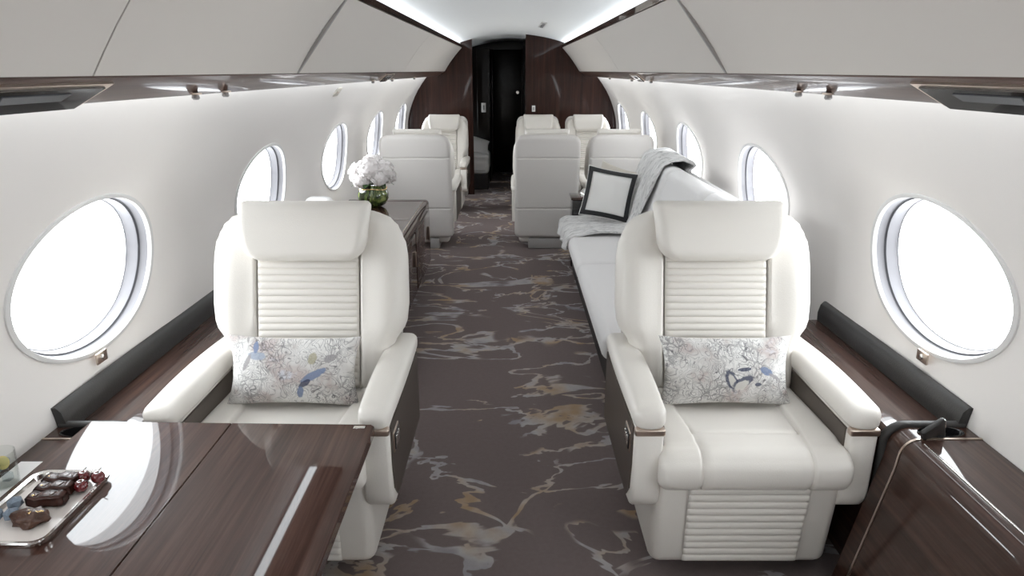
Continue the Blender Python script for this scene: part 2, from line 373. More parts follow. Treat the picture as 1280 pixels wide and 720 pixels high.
def window(s, yc, idx):
    root = empty('window_%d' % idx); struct(root, 'oval cabin window with stepped white reveal and glowing daylight', 'window')
    def ringset(name, prof, m):   # prof: list of (scale, depth)
        V = []; Fc = []; n = NT_
        for k, d in prof:
            for i in range(n):
                y, z = ell(yc, k, 2 * PI * i / n); V.append(wpt(s, y, z, d + 0.016))
        for j in range(len(prof) - 1):
            for i in range(n): Fc.append((j * n + i, j * n + (i + 1) % n, (j + 1) * n + (i + 1) % n, (j + 1) * n + i))
        return mk(name, V, Fc, m, root, 35)
    ringset('bezel', [(1.035, 0.001), (1.035, -0.005), (1.015, -0.007), (0.985, -0.006), (0.975, 0.0), (0.975, 0.012)], BEZEL)
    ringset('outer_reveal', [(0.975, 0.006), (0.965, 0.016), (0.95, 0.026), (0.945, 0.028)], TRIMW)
    ringset('gasket', [(0.947, 0.026), (0.940, 0.029), (0.937, 0.034), (0.934, 0.034)], GASKET)
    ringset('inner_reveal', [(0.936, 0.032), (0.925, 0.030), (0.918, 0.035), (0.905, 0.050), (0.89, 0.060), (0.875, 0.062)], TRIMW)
    V = [wpt(s, *ell(yc, 0.89, 2 * PI * i / NT_), 0.016 + 0.0595) for i in range(NT_)]
    mk('pane', V, [tuple(range(NT_))], PANE, root, 0)
    nx, nz = PN(WIN_Z); px, _, pz = wpt(s, yc, WIN_Z, 0.105)
    A = 2 * WIN_A * 0.90; B = 2 * WIN_B * 0.90
    l = bpy.data.lights.new('window_daylight', 'AREA'); l.shape = 'ELLIPSE'; l.size = A; l.size_y = B; l.color = SKY_COL
    l.energy = SKY * PI * (PI * A * B / 4) ; lo = bpy.data.objects.new('window_daylight', l); COL.objects.link(lo)
    # local -Z points into the cabin, local X runs along the cabin
    zax = Vector((s * nx, 0, nz)); xax = Vector((0, 1, 0)); yax = zax.cross(xax)
    lo.matrix_world = Matrix(((xax.x, yax.x, zax.x, px), (xax.y, yax.y, zax.y, yc), (xax.z, yax.z, zax.z, pz), (0, 0, 0, 1)))
i = 1
for s in (-1, 1):
    for yc in WIN_Y + ([WIN_Y[-1] + 2 * HALF] if s < 0 else []): window(s, yc, i); i += 1  # last left window is unseen, added past the bulkhead to brighten the bed

# floor, ceiling, end walls
struct(mk('floor', [(-1.2, Y_FRONT, 0), (1.2, Y_FRONT, 0), (1.2, Y_END + 0.1, 0), (-1.2, Y_END + 0.1, 0)], [(0, 1, 2, 3)], CARPET, None, 0), 'brown-grey carpet with gold and silver marble veins along the aisle', 'floor')
CEIL = [(-0.90, 1.70), (-0.66, 1.73)] + [(0.66 * math.sin(t), 1.735 + 0.115 * (1 - (math.sin(t)) ** 2)) for t in [math.radians(a) for a in range(-80, 81, 8)]] + [(0.66, 1.73), (0.90, 1.70)]
V = [(x, Y_FRONT, z) for x, z in CEIL] + [(x, Y_END, z) for x, z in CEIL]; n = len(CEIL)
struct(mk('ceiling', V, [(k, k + 1, n + k + 1, n + k) for k in range(n - 1)], CEILM, None, 60), 'pale arched cabin ceiling lit by coves along both edges', 'ceiling')
ARCH = [(x, z) for x, z in CEIL[2:-2]]
prism_front = [(-1.23, 0), (1.23, 0), (1.24, 0.75), (1.0, 1.36), (0.75, 1.75), (0, 1.9), (-0.75, 1.75), (-1.0, 1.36), (-1.24, 0.75)]
struct(prism('wall_front', prism_front, Y_FRONT - 0.05, Y_FRONT, BINM), 'unseen beige forward bulkhead, set close to cut fill light', 'wall')  # unseen, brought close behind the camera to reduce window fill on the seats
def ceil_z(x): return 1.735 + 0.115 * (1 - (x / 0.66) ** 2) if abs(x) < 0.65 else 1.735
DX0, DX1 = -0.462, 0.158
def bulk(name, xs, label):
    top = [(x, ceil_z(x) if abs(x) < 0.63 else PXI(x)) for x in xs]
    side = 1 if xs[-1] > 0.5 or xs[0] > 0 else -1
    zs = [1.34, 1.2, 1.0, 0.75, 0.5, 0.2, 0.0]
    if side > 0: pts = top + [(PX(z) + 0.012, z) for z in zs] + [(xs[0], 0)]
    else: pts = top + [(xs[-1], 0)] + [(-PX(z) - 0.012, z) for z in zs[::-1]]
    return struct(prism(name, pts, Y_BULK, Y_BULK + 0.06, WOODX), label, 'wall')
def PXI(x): return 1.80 - 0.44 * max(0, (abs(x) - 0.60)) / 0.41
bulk('wall_aft_right', lin(DX1, 0.63, 14) + [0.64, 0.8, 0.95], 'dark glossy wood bulkhead panel behind the paired seats')
bulk('wall_aft_left', [-0.95, -0.8, -0.64] + lin(-0.63, DX0, 8), 'dark glossy wood bulkhead panel behind the single seat')
# corridor beyond the bulkhead
struct(prism('wall_corridor_right', rrect(0.02, 0.92, 0.004, 2, (DX1 + 0.03, 0.92)), Y_BULK + 0.06, Y_END, DOORM), 'dark lacquered corridor wall beyond the right bulkhead', 'wall')
struct(prism('wall_end', [(-1.3, 0), (0.3, 0), (0.3, 1.9), (-1.3, 1.9)], Y_END, Y_END + 0.04, DOORM), 'dark end wall of the corridor', 'wall')
struct(rbox('wall_closet', (-0.375, 9.72, 0.86), (0.17, 0.8, 1.72), 0.006, DOORM), 'dark closet wall narrowing the corridor', 'wall')
dr = struct(empty('door_1', (-0.06, Y_END - 0.03, 0)), 'dark lacquered door closing the end of the corridor', 'door')
rbox('door_leaf', (0, 0, 0.87), (0.42, 0.03, 1.72), 0.004, DOORM, dr); rbox('door_frame', (-0.225, 0, 0.87), (0.03, 0.05, 1.74), 0.004, WOODX, dr)
rbox('door_frame', (0.205, 0, 0.87), (0.02, 0.05, 1.74), 0.004, WOODX, dr)
lathe('door_handle', [(0, -0.02), (0.022, -0.02), (0.022, 0.0), (0, 0.0)], SILVER, dr, 14, (0, 0, 0)).matrix_local = Matrix.Translation((0.14, -0.03, 1.15)) @ Matrix.Rotation(PI / 2, 4, 'X')
def plate(name, loc, label, sx=0.045, sz=0.10, m=PILLW):
    r = empty(name, loc); tag(r, label, 'switch')
    rbox('plate', (0, -0.004, 0), (sx, 0.008, sz), 0.003, m, r); rbox('rocker', (0, -0.010, 0), (sx * 0.35, 0.006, sz * 0.5), 0.002, BASEG, r)
plate('light_switch', (0.255, Y_BULK, 1.02), 'small cream switch plate on the dark bulkhead above the paired seats', 0.04, 0.07)
plate('light_switch', (-0.375, 9.32, 0.98), 'small white switch plate on the dark corridor wall', 0.06, 0.12)

# ------------------------------------------------------------------ overhead bins, rails, trim
BB, BT = (0.782, 1.44), (0.578, 1.70)
def bins(s, cuts, side):
    for k, (y0, y1) in enumerate(zip(cuts, cuts[1:])):
        r = empty('overhead_bin', (0, y0, 0))
        tag(r, 'grey-beige overhead bin door %s' % ([('above the dining table', 'short one between table and flowers', 'over the flower vase and credenza', 'farthest one over the facing single seats'), ('above the wood-topped ledge and armchair', 'over the white sofa', 'over the paired seats by the bulkhead')][side == 'r'][k]), 'bin', 'overhead bins')
        g = 0.004 if k else 0.0; L = y1 - y0
        nv = lin(0, 1, 7)
        prof = [(BB[0] + (BT[0] - BB[0]) * t + 0.012 * math.sin(PI * t), BB[1] + (BT[1] - BB[1]) * t) for t in nv]
        outl = [(s * x, z) for x, z in prof] + [(s * (BT[0] + 0.03), BT[1] + 0.005), (s * (BB[0] + 0.06), BB[1] + 0.01)]
        prism('bin_door', outl, 0.003, L - 0.003, BINM, r, smooth=30)
        prism('bin_body', [(s * (BB[0] + 0.03), BB[1] + 0.012), (s * (BT[0] + 0.03), BT[1] - 0.01), (s * 0.74, 1.69), (s * 0.85, 1.47)], 0.0, L, SEAM, r, smooth=0)
bins(-1, [Y_FRONT, 1.33, 2.60, 5.15, Y_BULK - 0.002], 'l'); bins(1, [Y_FRONT, 2.60, 5.2, Y_BULK - 0.002], 'r')
ti = 1
for s in (-1, 1):
    sd = 'left' if s < 0 else 'right'
    o = prism('trim_%d' % ti, [(s * 0.572, 1.702), (s * 0.552, 1.722), (s * 0.556, 1.728), (s * 0.60, 1.706)], Y_FRONT, Y_BULK, WOOD, smooth=0); ti += 1
    struct(o, 'dark gloss wood strip along the top of the overhead bins over the %s' % ('table' if s < 0 else 'sofa'), 'trim')
    for yy in ((2.60,) if s < 0 else (2.60,)):
        o = prism('trim_%d' % ti, [(s * (BB[0] - 0.004), BB[1]), (s * (BT[0] - 0.004), BT[1]), (s * (BT[0] + 0.01), BT[1]), (s * (BB[0] + 0.01), BB[1])], yy - 0.008, yy + 0.008, BASEG, smooth=0); ti += 1
        struct(o, 'grey metal joint strip between overhead bins over the %s' % ('vase' if s < 0 else 'sofa end'), 'trim')
    rl = prism('trim_%d' % ti, [(s * 0.786, 1.4455), (s * 0.788, 1.436), (s * 0.858, 1.388), (s * 0.868, 1.386), (s * 0.880, 1.390), (s * 0.882, 1.398), (s * 0.87, 1.4455)], Y_FRONT, Y_BULK, RAILW, smooth=30); ti += 1
    struct(rl, 'glossy wood valance rail under the overhead bins over the %s' % ('table' if s < 0 else 'sofa'), 'trim')
# rail underside frame helper: t 0..1 from inner to outer edge
def railp(s, y, t, d=0.0):
    x = 0.792 + (0.858 - 0.792) * t; z = 1.434 + (1.388 - 1.434) * t; nx, nz = -0.572, -0.820
    return (s * (x + nx * d), y, z + nz * d)
def psu(s, y0, y1, label):
    r = empty('service_panel', (0, 0, 0)); tag(r, label, 'panel', 'reading light panels')
    def poly(name, q, d0, d1, m):
        n = len(q); V = [railp(s, y, t, d0) for y, t in q] + [railp(s, y, t, d1) for y, t in q]
        return mk(name, V, [tuple(range(n)), tuple(range(2 * n - 1, n - 1, -1))] + [(k, (k + 1) % n, n + (k + 1) % n, n + k) for k in range(n)], m, r, 0)
    poly('frame', [(y0, 0.10), (y1, 0.10), (y1 - 0.03, 1.0), (y0 + 0.03, 1.0)], 0.0005, 0.006, BRONZE)
    poly('inset', [(y0 + 0.02, 0.2), (y1 - 0.025, 0.2), (y1 - 0.05, 1.03), (y0 + 0.05, 1.03)], 0.001, 0.010, BLACK)
    poly('lens', [(y0 + 0.1, 0.36), (y1 - 0.12, 0.36), (y1 - 0.13, 0.62), (y0 + 0.11, 0.62)], 0.002, 0.012, GASKET)
for s in (-1, 1):
    psu(s, 1.02, 1.42, 'black slant-ended service panel in the rail over the %s' % ('dining table' if s < 0 else 'drink ledge'))
    psu(s, 4.55, 4.85, 'small black service panel in the rail over the %s' % ('flower vase' if s < 0 else 'sofa throw'))
def spot(s, y, label):
    r = empty('reading_light', railp(s, y, 0.9)); tag(r, label, 'light', 'swivel reading lights under the rails')
    lathe('mount', [(0, 0.0), (0.017, 0.0), (0.017, -0.004), (0.010, -0.006), (0, -0.009)], BRONZE, r, 16)
    lathe('lamp_head', [(0, -0.005), (0.009, -0.006), (0.0105, -0.014), (0.007, -0.018), (0, -0.018)], BASEG, r, 16)
for s in (-1, 1):
    a = 'left' if s < 0 else 'right'
    for y, w_ in ((1.90, 'near the window over the armchair'), (2.10, 'behind the armchair spotlight'), (4.35, 'before the far service panel'), (5.05, 'past the far service panel'), (6.2, 'over the facing seats')):
        spot(s, y, 'small bronze swivel reading light under the %s rail, %s' % ('credenza-side' if s < 0 else 'sofa-side', w_))
# small wall plates
for s in (-1, 1):
    z = 0.63; r = empty('wall_socket', wpt(s, 1.885, z)); r.rotation_euler = (0, s * -0.05, 0)
    tag(r, 'small champagne metal button plate on the wall above the %s ledge' % ('table-side' if s < 0 else 'drink'), 'socket', 'wall button plates')
    rbox('plate', (-s * 0.003, 0, 0), (0.007, 0.052, 0.034), 0.002, BRONZE, r)
    o = lathe('button', [(0, 0.006), (0.008, 0.004), (0.009, 0), (0, 0)], SILVER, r, 12); o.matrix_local = Matrix.Translation((-s * 0.006, 0, 0)) @ Matrix.Rotation(-s * PI / 2, 4, 'Y')
r = empty('wall_plate', wpt(-1, 4.18, 1.33)); r.rotation_euler = (0, math.atan2(PN(1.33)[1], PN(1.33)[0]), 0)
tag(r, 'small tan square plate high on the wall above the vase', 'plate'); rbox('plate', (0.003, 0, 0), (0.006, 0.11, 0.06), 0.002, BEIGE, r); rbox('slot', (0.007, 0, 0), (0.003, 0.05, 0.012), 0.001, BRONZE, r)
r = empty('ceiling_fixture', (0.27, 6.4, ceil_z(0.27))); tag(r, 'small flush chrome-edged fixture in the pale ceiling near the bulkhead', 'fixture'); r.rotation_euler = (0, 0.14, 0)
rbox('frame', (0, 0, -0.002), (0.05, 0.7, 0.006), 0.002, BEZEL, r)
for k in range(4): rbox('vent_slot', (0, -0.24 + 0.16 * k, -0.006), (0.025, 0.1, 0.004), 0.001, TRIMW, r)

# ------------------------------------------------------------------ side ledges
def ledge(s):
    side = 'left' if s < 0 else 'right'
    r = empty('side_ledge', (0, 0, 0))
    tag(r, 'dark gloss wood side ledge with cup well and gold trim %s' % ('behind the dining table' if s < 0 else 'beside the butterfly-pillow armchair'), 'ledge', 'side ledges')
    ZT = 0.53
    def prof(off=0.0):
        P = [(0.925 - off, 0.0), (0.955 - off, 0.14), (1.018 - off, 0.44)]
        for a in range(0, 91, 15):
            t = math.radians(a); P.append((1.072 - (0.050 + off) * math.cos(t), 0.478 + (0.052 + off) * math.sin(t)))
        return P
    # near box with flat top to the wall
    YT = 1.575
    pr_ = prof(); xw = PX(ZT) - 0.002
    prism('ledge_body', [(s * x, z) for x, z in pr_ + [(xw, ZT), (PX(0.3) - 0.01, 0.3), (PX(0) - 0.01, 0.0)]], -1.4, YT - 0.004, WOOD, r, smooth=30)
    # aft part of the box: same outline, top has an oval cup well
    YA, YB = YT + 0.004, 1.637
    P2 = [(s * x, z) for x, z in pr_]; n = len(P2)
    V = [(x, YA, z) for x, z in P2] + [(x, YB, z) for x, z in P2]
    mk('end_panel', V, [(k, k + 1, n + k + 1, n + k) for k in range(n - 1)], WOOD, r, 30)
    x0, x1 = 1.072, xw; cx, cy, ra, rb = 1.142, (YA + YB) / 2, 0.058, 0.025
    ths = sorted(set([2 * PI * i / 40 for i in range(40)] + [math.atan2((yy - cy) / rb, (xx - cx) / ra) % (2 * PI) for xx in (x0, x1) for yy in (YA, YB)]))
    V = []; m_ = len(ths)
    for th in ths: V.append((s * (cx + ra * math.cos(th)), cy + rb * math.sin(th), ZT))
    for th in ths:
        dx, dy = ra * math.cos(th), rb * math.sin(th)
        q = min(((x1 - cx) / dx if dx > 0 else (x0 - cx) / dx) if abs(dx) > 1e-9 else 9e9, ((YB - cy) / dy if dy > 0 else (YA - cy) / dy) if abs(dy) > 1e-9 else 9e9)
        V.append((s * (cx + dx * q), cy + dy * q, ZT))
    mk('well_top', V, [(k, (k + 1) % m_, m_ + (k + 1) % m_, m_ + k) for k in range(m_)], WOOD, r, 0)
    lathe('cup_well', [(1.06, 0.002), (1.03, 0.005), (1.0, 0.002), (0.97, -0.06), (0.0, -0.06)], BLACK, r, 36, (s * cx, cy, ZT), ra, rb)
    # gold band across the box
    Q = prof(0.0025); Q = [(s * x, z) for x, z in Q] + [(s * xw, ZT + 0.0025)]; Q2 = [(s * x, z) for x, z in prof(-0.004)] + [(s * xw, ZT - 0.004)]
    n = len(Q); V = [(x, y, z) for y in (YT - 0.0035, YT + 0.0035) for x, z in Q] + [(x, y, z) for y in (YT - 0.0035, YT + 0.0035) for x, z in Q2]
    mk('gold_band', V, [(k, k + 1, n + k + 1, n + k) for k in range(n - 1)] + [(k, k + 1, 2 * n + k + 1, 2 * n + k) for k in range(n - 1)] + [(n + k, n + k + 1, 3 * n + k + 1, 3 * n + k) for k in range(n - 1)], BRONZE, r, 40)
    rbox('inlay_strip', (s * 1.066, 0.10, ZT), (0.005, 2.9, 0.004), 0.001, SILVER, r)
    # charcoal rounded end rail
    tube('end_rail', [(s * max(x - 0.006, 1.022), YB + 0.012, z) for x, z in pr_] + [(s * (x1 - 0.004), YB + 0.012, ZT)], 0.013, CHAR, r, 10)
    # aft ledge beside the seat
    xl = 1.03
    prism('aft_ledge', [(s * xl, 0), (s * xl, 0.495), (s * (xl + 0.012), 0.508), (s * (PX(.508) - 0.002), 0.508), (s * (PX(0.2) - 0.01), 0.2), (s * (PX(0) - 0.01), 0)], YB + 0.02, 2.53 if s > 0 else 2.70, WOOD, r, smooth=30)
    rbox('baseboard_strip', (s * 0.900, 0.32, 0.03), (0.05, 2.6, 0.06), 0.015, BASEG, r)
    # dado rail against the wall
    o = prism('trim_%d' % (20 + (s > 0)), [(s * (PX(0.51) - 0.022), 0.509), (s * (PX(0.53) - 0.025), 0.540), (s * (PX(.57) - 0.020), 0.572), (s * (PX(.585) - 0.008), 0.586), (s * (PX(.585) + 0.004), 0.585), (s * (PX(.51) + 0.004), 0.51)], YB + 0.004, 2.72 if s < 0 else 2.53, CHAR, smooth=60)
    struct(o, 'charcoal padded dado rail along the foot of the %s wall' % ('table-side' if s < 0 else 'sofa-side'), 'trim')
ledge(-1); ledge(1)
r = empty('phone_handset', (1.135, 1.612, 0.478), 0.3); tag(r, 'black handset standing tilted in the cup well', 'phone'); r.rotation_euler = (0.25, -0.5, 0.25)
rbox('body', (0, 0, 0.060), (0.072, 0.014, 0.105), 0.006, CHAR, r); rbox('edge_strip', (0.0365, 0, 0.060), (0.003, 0.011, 0.09), 0.001, SILVER, r)

# ------------------------------------------------------------------ club chair (faces -y, origin on the floor under the front lip)
REC = math.radians(16); PY, PZ = 0.475, 0.42
def bx_(x, d, h): return (x, PY + h * math.sin(REC) + d * math.cos(REC), PZ + h * math.cos(REC) - d * math.sin(REC))
def make_chair():
    r = empty('club_chair')
    # base and legrest box
    rbox('pedestal', (0, 0.42, 0.05), (0.34, 0.40, 0.10), 0.012, BASEG, r)
    def fbox(v): k = (0.345 - (v.z + 0.20)) / 0.30; return (v.x * (1 - 0.02 * k), v.y + (0.03 * k if v.y < 0 else 0), v.z)
    rbox('seat_box', (0, 0.325, 0.20), (0.535, 0.55, 0.30), 0.035, LEATHER, r, 5, fbox)
    zs = []; NR = 11
    lo, hi = 0.072, 0.338
    rib = (hi - lo) / NR
    def fp(u, v):
        x = u * 0.172; z = lo + v * (hi - lo); e = rnd((1 - abs(u)) * 0.172, 0.008)
        t = (v * NR) % 1.0; bulge = 0.008 * math.sqrt(max(0, 1 - (2 * t - 1) ** 2)) * e
        k = (0.345 - z) / 0.30
        return (x * (1 - 0.03 * k), 0.046 + 0.03 * k - bulge - 0.001, z)
    grid('quilted_legrest', fp, clus(21), lin(0, 1, NR * 8 + 1), LEATHER, r, 60)
    # seat cushion: section path from under the lip over the front and back along the top
    path = [(0.20, 0.340), (0.10, 0.338), (0.045, 0.340)]
    for a in range(0, 121, 12):
        t = math.radians(-90 - a); path.append((0.045 + 0.052 * math.cos(t), 0.402 + 0.062 * math.sin(t)))
    for a in range(10, 71, 10):
        t = math.radians(150 - a); path.append((0.062 + 0.07 * math.cos(t), 0.396 + 0.068 * math.sin(t)))
    ys = [0.09, 0.11, 0.125, 0.132, 0.137, 0.142, 0.15, 0.17, 0.20, 0.26, 0.34, 0.42, 0.50, 0.58]
    for y in ys: path.append((y, 0.463 - 0.012 * sstep(0.14, 0.5, y)))
    xs = sorted(set([round(q, 4) for q in [-0.264, -0.262, -0.258, -0.25, -0.24, -0.22, -0.20, -0.175, -0.168, -0.163, -0.159, -0.156, -0.153, -0.149, -0.14, -0.12, -0.08, -0.04]] + [0.0]))
    xs = xs + [-x for x in xs[::-1][1:]]
    V = []; np_ = len(path)
    for j, (y, z) in enumerate(path):
        a = path[max(0, j - 1)]; b = path[min(np_ - 1, j + 1)]; ty, tz = b[0] - a[0], b[1] - a[1]; l = math.hypot(ty, tz); ny, nz = tz / l, -ty / l
        if j == 0: ny, nz = 0, -1
        for x in xs:
            ed = rnd(0.264 - abs(x), 0.03); sx_ = 0.150 + 0.022 * sstep(0.02, 0.5, y)
            gro = -0.007 * math.exp(-((abs(x) - sx_) / 0.0045) ** 2)
            if nz < -0.5 or y > 0.1:
                pass
            off = -0.03 * (1 - ed) + gro
            if y > 0.1 and z > 0.42:
                if abs(x) < sx_: off += -0.006 * math.exp(-((y - 0.137) / 0.005) ** 2) - 0.010 * sstep(0.13, 0.22, y) * rnd(sx_ - abs(x), 0.03)
                else: off += 0.004
            V.append((x, y - ny * off * -1 if False else y + ny * off * -1, z - nz * off))
    # outward normal is (-ny, -nz) for this path direction
    nx_ = len(xs)
    Fc = [(j * nx_ + i, j * nx_ + i + 1, (j + 1) * nx_ + i + 1, (j + 1) * nx_ + i) for j in range(np_ - 1) for i in range(nx_ - 1)]
    Fc += [tuple(j * nx_ for j in range(np_)), tuple(j * nx_ + nx_ - 1 for j in range(np_))]
    mk('seat_cushion', V, Fc, LEATHER, r, 60)
    # backrest with a recess for the quilted panel
    BW = [(0, 0.262), (0.16, 0.275), (0.245, 0.318), (0.30, 0.324), (0.42, 0.322), (0.47, 0.320), (0.50, 0.314), (0.53, 0.302), (0.56, 0.288), (0.585, 0.264), (0.598, 0.240), (0.606, 0.215), (0.612, 0.18)]
    us = [-1, -0.995, -0.985, -0.965, -0.94, -0.9, -0.84, -0.78, -0.72, -0.66, -0.62, -0.59, -0.57, -0.56, -0.55, -0.54, -0.53, -0.52, -0.48, -0.40, -0.25, 0]
    us = us + [-u for u in us[::-1][1:]]
    def bd(x, h):
        rec = 0.022 * (1 - sstep(0.166, 0.178, abs(x))) * (1 - sstep(0.50, 0.52, h))
        return rec - 0.018 * sstep(0.18, 0.26, abs(x)) * (1 - sstep(0.30, 0.33, abs(x))) * (1 - sstep(0.35, 0.6, h))
    def bw(h): return interp(BW, h)
    hs = [0.0, 0.002, 0.008, 0.02, 0.04, 0.07, 0.10, 0.13, 0.16, 0.18, 0.20, 0.22, 0.245, 0.27, 0.30, 0.34, 0.38, 0.42, 0.46, 0.49, 0.505, 0.52, 0.535, 0.55, 0.562, 0.575, 0.587, 0.596, 0.603, 0.608, 0.611, 0.612]
    slab('backrest', 0.0, 0.612, bw, 0.055, 0.075, 0.06, LEATHER, r, bx_, us=us, vs=hs, fd=bd, erv=0.05)
    NB = 20; h0, h1 = 0.03, 0.485
    def fb(u, v):
        x = u * 0.166; h = h0 + v * (h1 - h0); t = (v * NB) % 1.0
        e = rnd((1 - abs(u)) * 0.166, 0.01)
        return bx_(x, -0.042 - 0.0065 * (max(0, 1 - (2 * t - 1) ** 2) ** 0.6) * e - 0.004 * e, h)
    grid('quilted_back_panel', fb, clus(21), lin(0, 1, NB * 8 + 1), LEATHER, r, 60)
    # headrest
    def hw(h):
        t = h - 0.440
        wd = 0.212 - 0.008 * (1 - sstep(0.05, 0.19, t))
        rr = 0.075
        if t < rr: wd -= rr - math.sqrt(max(0, rr * rr - (rr - t) ** 2))
        e = 0.636 - h
        if e < 0.018: wd -= 0.018 - math.sqrt(max(0, 0.018 ** 2 - (0.018 - e) ** 2))
        return wd
    vs = [0.440 + q for q in (0, 0.001, 0.003, 0.006, 0.011, 0.018, 0.027, 0.038, 0.05, 0.062, 0.08, 0.10, 0.12, 0.14, 0.16, 0.17, 0.178, 0.184, 0.189, 0.193, 0.195, 0.196)]
    def hx(x, d, h):
        c = 0.018 * (x / 0.21) ** 2; k = 0.03 * sstep(0.54, 0.65, h)
        return bx_(x, d - 0.080 - c * 0.6 + k, h)
    slab('headrest', 0.440, 0.636, hw, 0.040, 0.05, 0.030, LEATHER, r, hx, us=clus(33), vs=vs, erv=0.035)
    # outer rear shell
    def sw(h):
        e = 0.93 - h; wd = 0.305; rr = 0.085
        if e < rr: wd -= rr - math.sqrt(max(0, rr * rr - (rr - e) ** 2))
        e = h
        if e < 0.05: wd -= 0.05 - math.sqrt(max(0, 0.05 ** 2 - (0.05 - e) ** 2))
        return wd
    def sx(x, d, h):
        a = math.radians(11); return (x, 0.60 + h * math.sin(a) - d * math.cos(a), 0.105 + h * math.cos(a) + d * math.sin(a))
    def sg(x, h): return 0.010 * (math.exp(-((h - 0.74) / 0.005) ** 2) + math.exp(-((h - 0.285) / 0.005) ** 2))
    vs = sorted(set([0.93 * (t + 1) / 2 for t in clus(25)] + [0.74 + q * 0.003 for q in range(-5, 6)] + [0.285 + q * 0.003 for q in range(-5, 6)]))
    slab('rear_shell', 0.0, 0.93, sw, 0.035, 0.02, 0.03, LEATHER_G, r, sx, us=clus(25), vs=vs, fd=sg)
    # arms
    for s in (-1, 1):
        x0 = s * 0.292
        arm = empty('armrest', (0, 0, 0), 0, r)
        # profile in (y, z): rounded front lower corner
        pf = [(0.62, 0.52), (0.055, 0.52), (0.045, 0.51)] + [(0.115 - 0.07 * math.cos(math.radians(a)), 0.32 - 0.07 * math.sin(math.radians(a))) for a in range(0, 91, 15)] + [(0.62, 0.25)]
        V = []; n = len(pf); W2 = 0.040; bv = 0.010
        def ins(p, k):   # inset toward the profile centre
            c = (0.33, 0.38); return (p[0] + (bv * k if p[0] < 0.3 else -bv * k), p[1] + (bv * k if p[1] < 0.38 else -bv * k))
        for xx, k in ((-W2, 1), (-W2 + bv * 0.3, 0.3), (-W2 + bv, 0), (W2 - bv, 0), (W2 - bv * 0.3, 0.3), (W2, 1)):
            for p in pf: q = ins(p, k); V.append((x0 + xx, q[0], q[1]))
        Fc = [(a * n + k, a * n + (k + 1) % n, (a + 1) * n + (k + 1) % n, (a + 1) * n + k) for a in range(5) for k in range(n)] + [tuple(range(n)), tuple(range(5 * n, 6 * n))]
        body = mk('arm_body', V, Fc, LEATHER, arm, 50)
        for q, nm in ((1, 'outer_panel'), (-1, 'inner_panel')):
            P = [(0.60, 0.515), (0.068, 0.515), (0.066, 0.40), (0.080, 0.315), (0.122, 0.268), (0.60, 0.262)]
            xa = x0 + s * q * (W2 - 0.002); xb = x0 + s * q * (W2 + 0.004)
            prism(nm, P, min(xa, xb), max(xa, xb), TAUPE, arm, 'x', 0)
        xo = x0 + s * (W2 + 0.004)
        cp = rbox('control_plate', (xo, 0.125, 0.455), (0.006, 0.075, 0.062), 0.002, BRONZE, arm)
        rbox('control_inset', (s * 0.0025, 0, 0), (0.006, 0.060, 0.048), 0.001, BLACK, arm).location = (xo, 0.125, 0.455)
        for k in range(3): rbox('control_button', (xo + s * 0.006, 0.107 + 0.018 * k, 0.455), (0.004, 0.010, 0.03), 0.001, SILVER, arm)
        rbox('metal_band', (x0, 0.052, 0.512), (0.0835, 0.024, 0.022), 0.006, BRONZE, arm, 4)
        # pad: long soft pad lofted along y, fuller in the middle, rounded at both ends
        V = []; Fc = []; NS = 24; secs = []
        L0, L1, rf, rr_ = 0.036, 0.655, 0.035, 0.05
        for q in clus(27):
            y = L0 + (L1 - L0) * (q + 1) / 2; e = min(rnd(y - L0, rf), rnd(L1 - y, rr_)); t = (y - L0) / (L1 - L0)
            hwid = 0.0435 + 0.007 * math.sin(PI * min(1, t * 0.9 + 0.05)); top = 0.578 + 0.012 * math.sin(PI * min(1, t + 0.1)); bot = 0.517
            secs.append((y, (hwid - 0.030) + 0.030 * e, (bot + top) / 2 - 0.010 * (1 - e), ((top - bot) / 2 - 0.024) + 0.024 * e))
        for y, a_, zc_, b__ in secs:
            for k in range(NS):
                th = 2 * PI * k / NS; cc, ss = math.cos(th), math.sin(th); pw = 2 / 3.2
                V.append((x0 + a_ * math.copysign(abs(cc) ** pw, cc), y, zc_ + b__ * math.copysign(abs(ss) ** pw, ss)))
        for j in range(len(secs) - 1):
            for k in range(NS): Fc.append((j * NS + k, j * NS + (k + 1) % NS, (j + 1) * NS + (k + 1) % NS, (j + 1) * NS + k))
        Fc += [tuple(range(NS)), tuple(range((len(secs) - 1) * NS, len(secs) * NS))]
        mk('arm_pad', V, Fc, LEATHER, arm, 80)
    return r
chair = make_chair()
chair.location = (0.668, 1.595, 0)
tag(chair, 'white leather armchair with quilted back holding the butterfly pillow', 'armchair', 'white leather club chairs')
def put(x, y, rz, sx, label, sz=0.95):
    c = copy_tree(chair); c.location = (x, y, 0); c.rotation_euler = (0, 0, rz); c.scale = (sx, 1, sz); tag(c, label, 'armchair', 'white leather club chairs'); return c
put(-0.668, 1.595, 0, 1, 'white leather armchair with quilted back tucked behind the wooden table', 1)
put(0.285, 6.25, PI, 0.86, 'white leather seat with its back to the sofa, on the aisle of the pair')
put(0.872, 6.25, PI, 0.84, 'white leather seat with its back to the sofa, against the window wall')
put(-0.775, 6.25, PI, 0.93, 'white leather seat with its back to the credenza and flowers')
put(0.285, 7.0, 0, 0.77, 'white leather seat against the dark bulkhead, aisle one of the pair')
put(0.825, 7.0, 0, 0.77, 'white leather seat against the dark bulkhead, window one of the pair')
put(-0.735, 7.0, 0, 0.80, 'single white leather seat against the dark bulkhead facing the flowers')

for root in [o for o in COL.objects if o.name.startswith('club_chair') and abs(o.location.y - 1.595) < 0.01]:
    for k in kids(root):   # the two big armchairs have lower, narrower rear shells
        if k.name.startswith('rear_shell'): k.scale = (0.90, 1, 0.92)

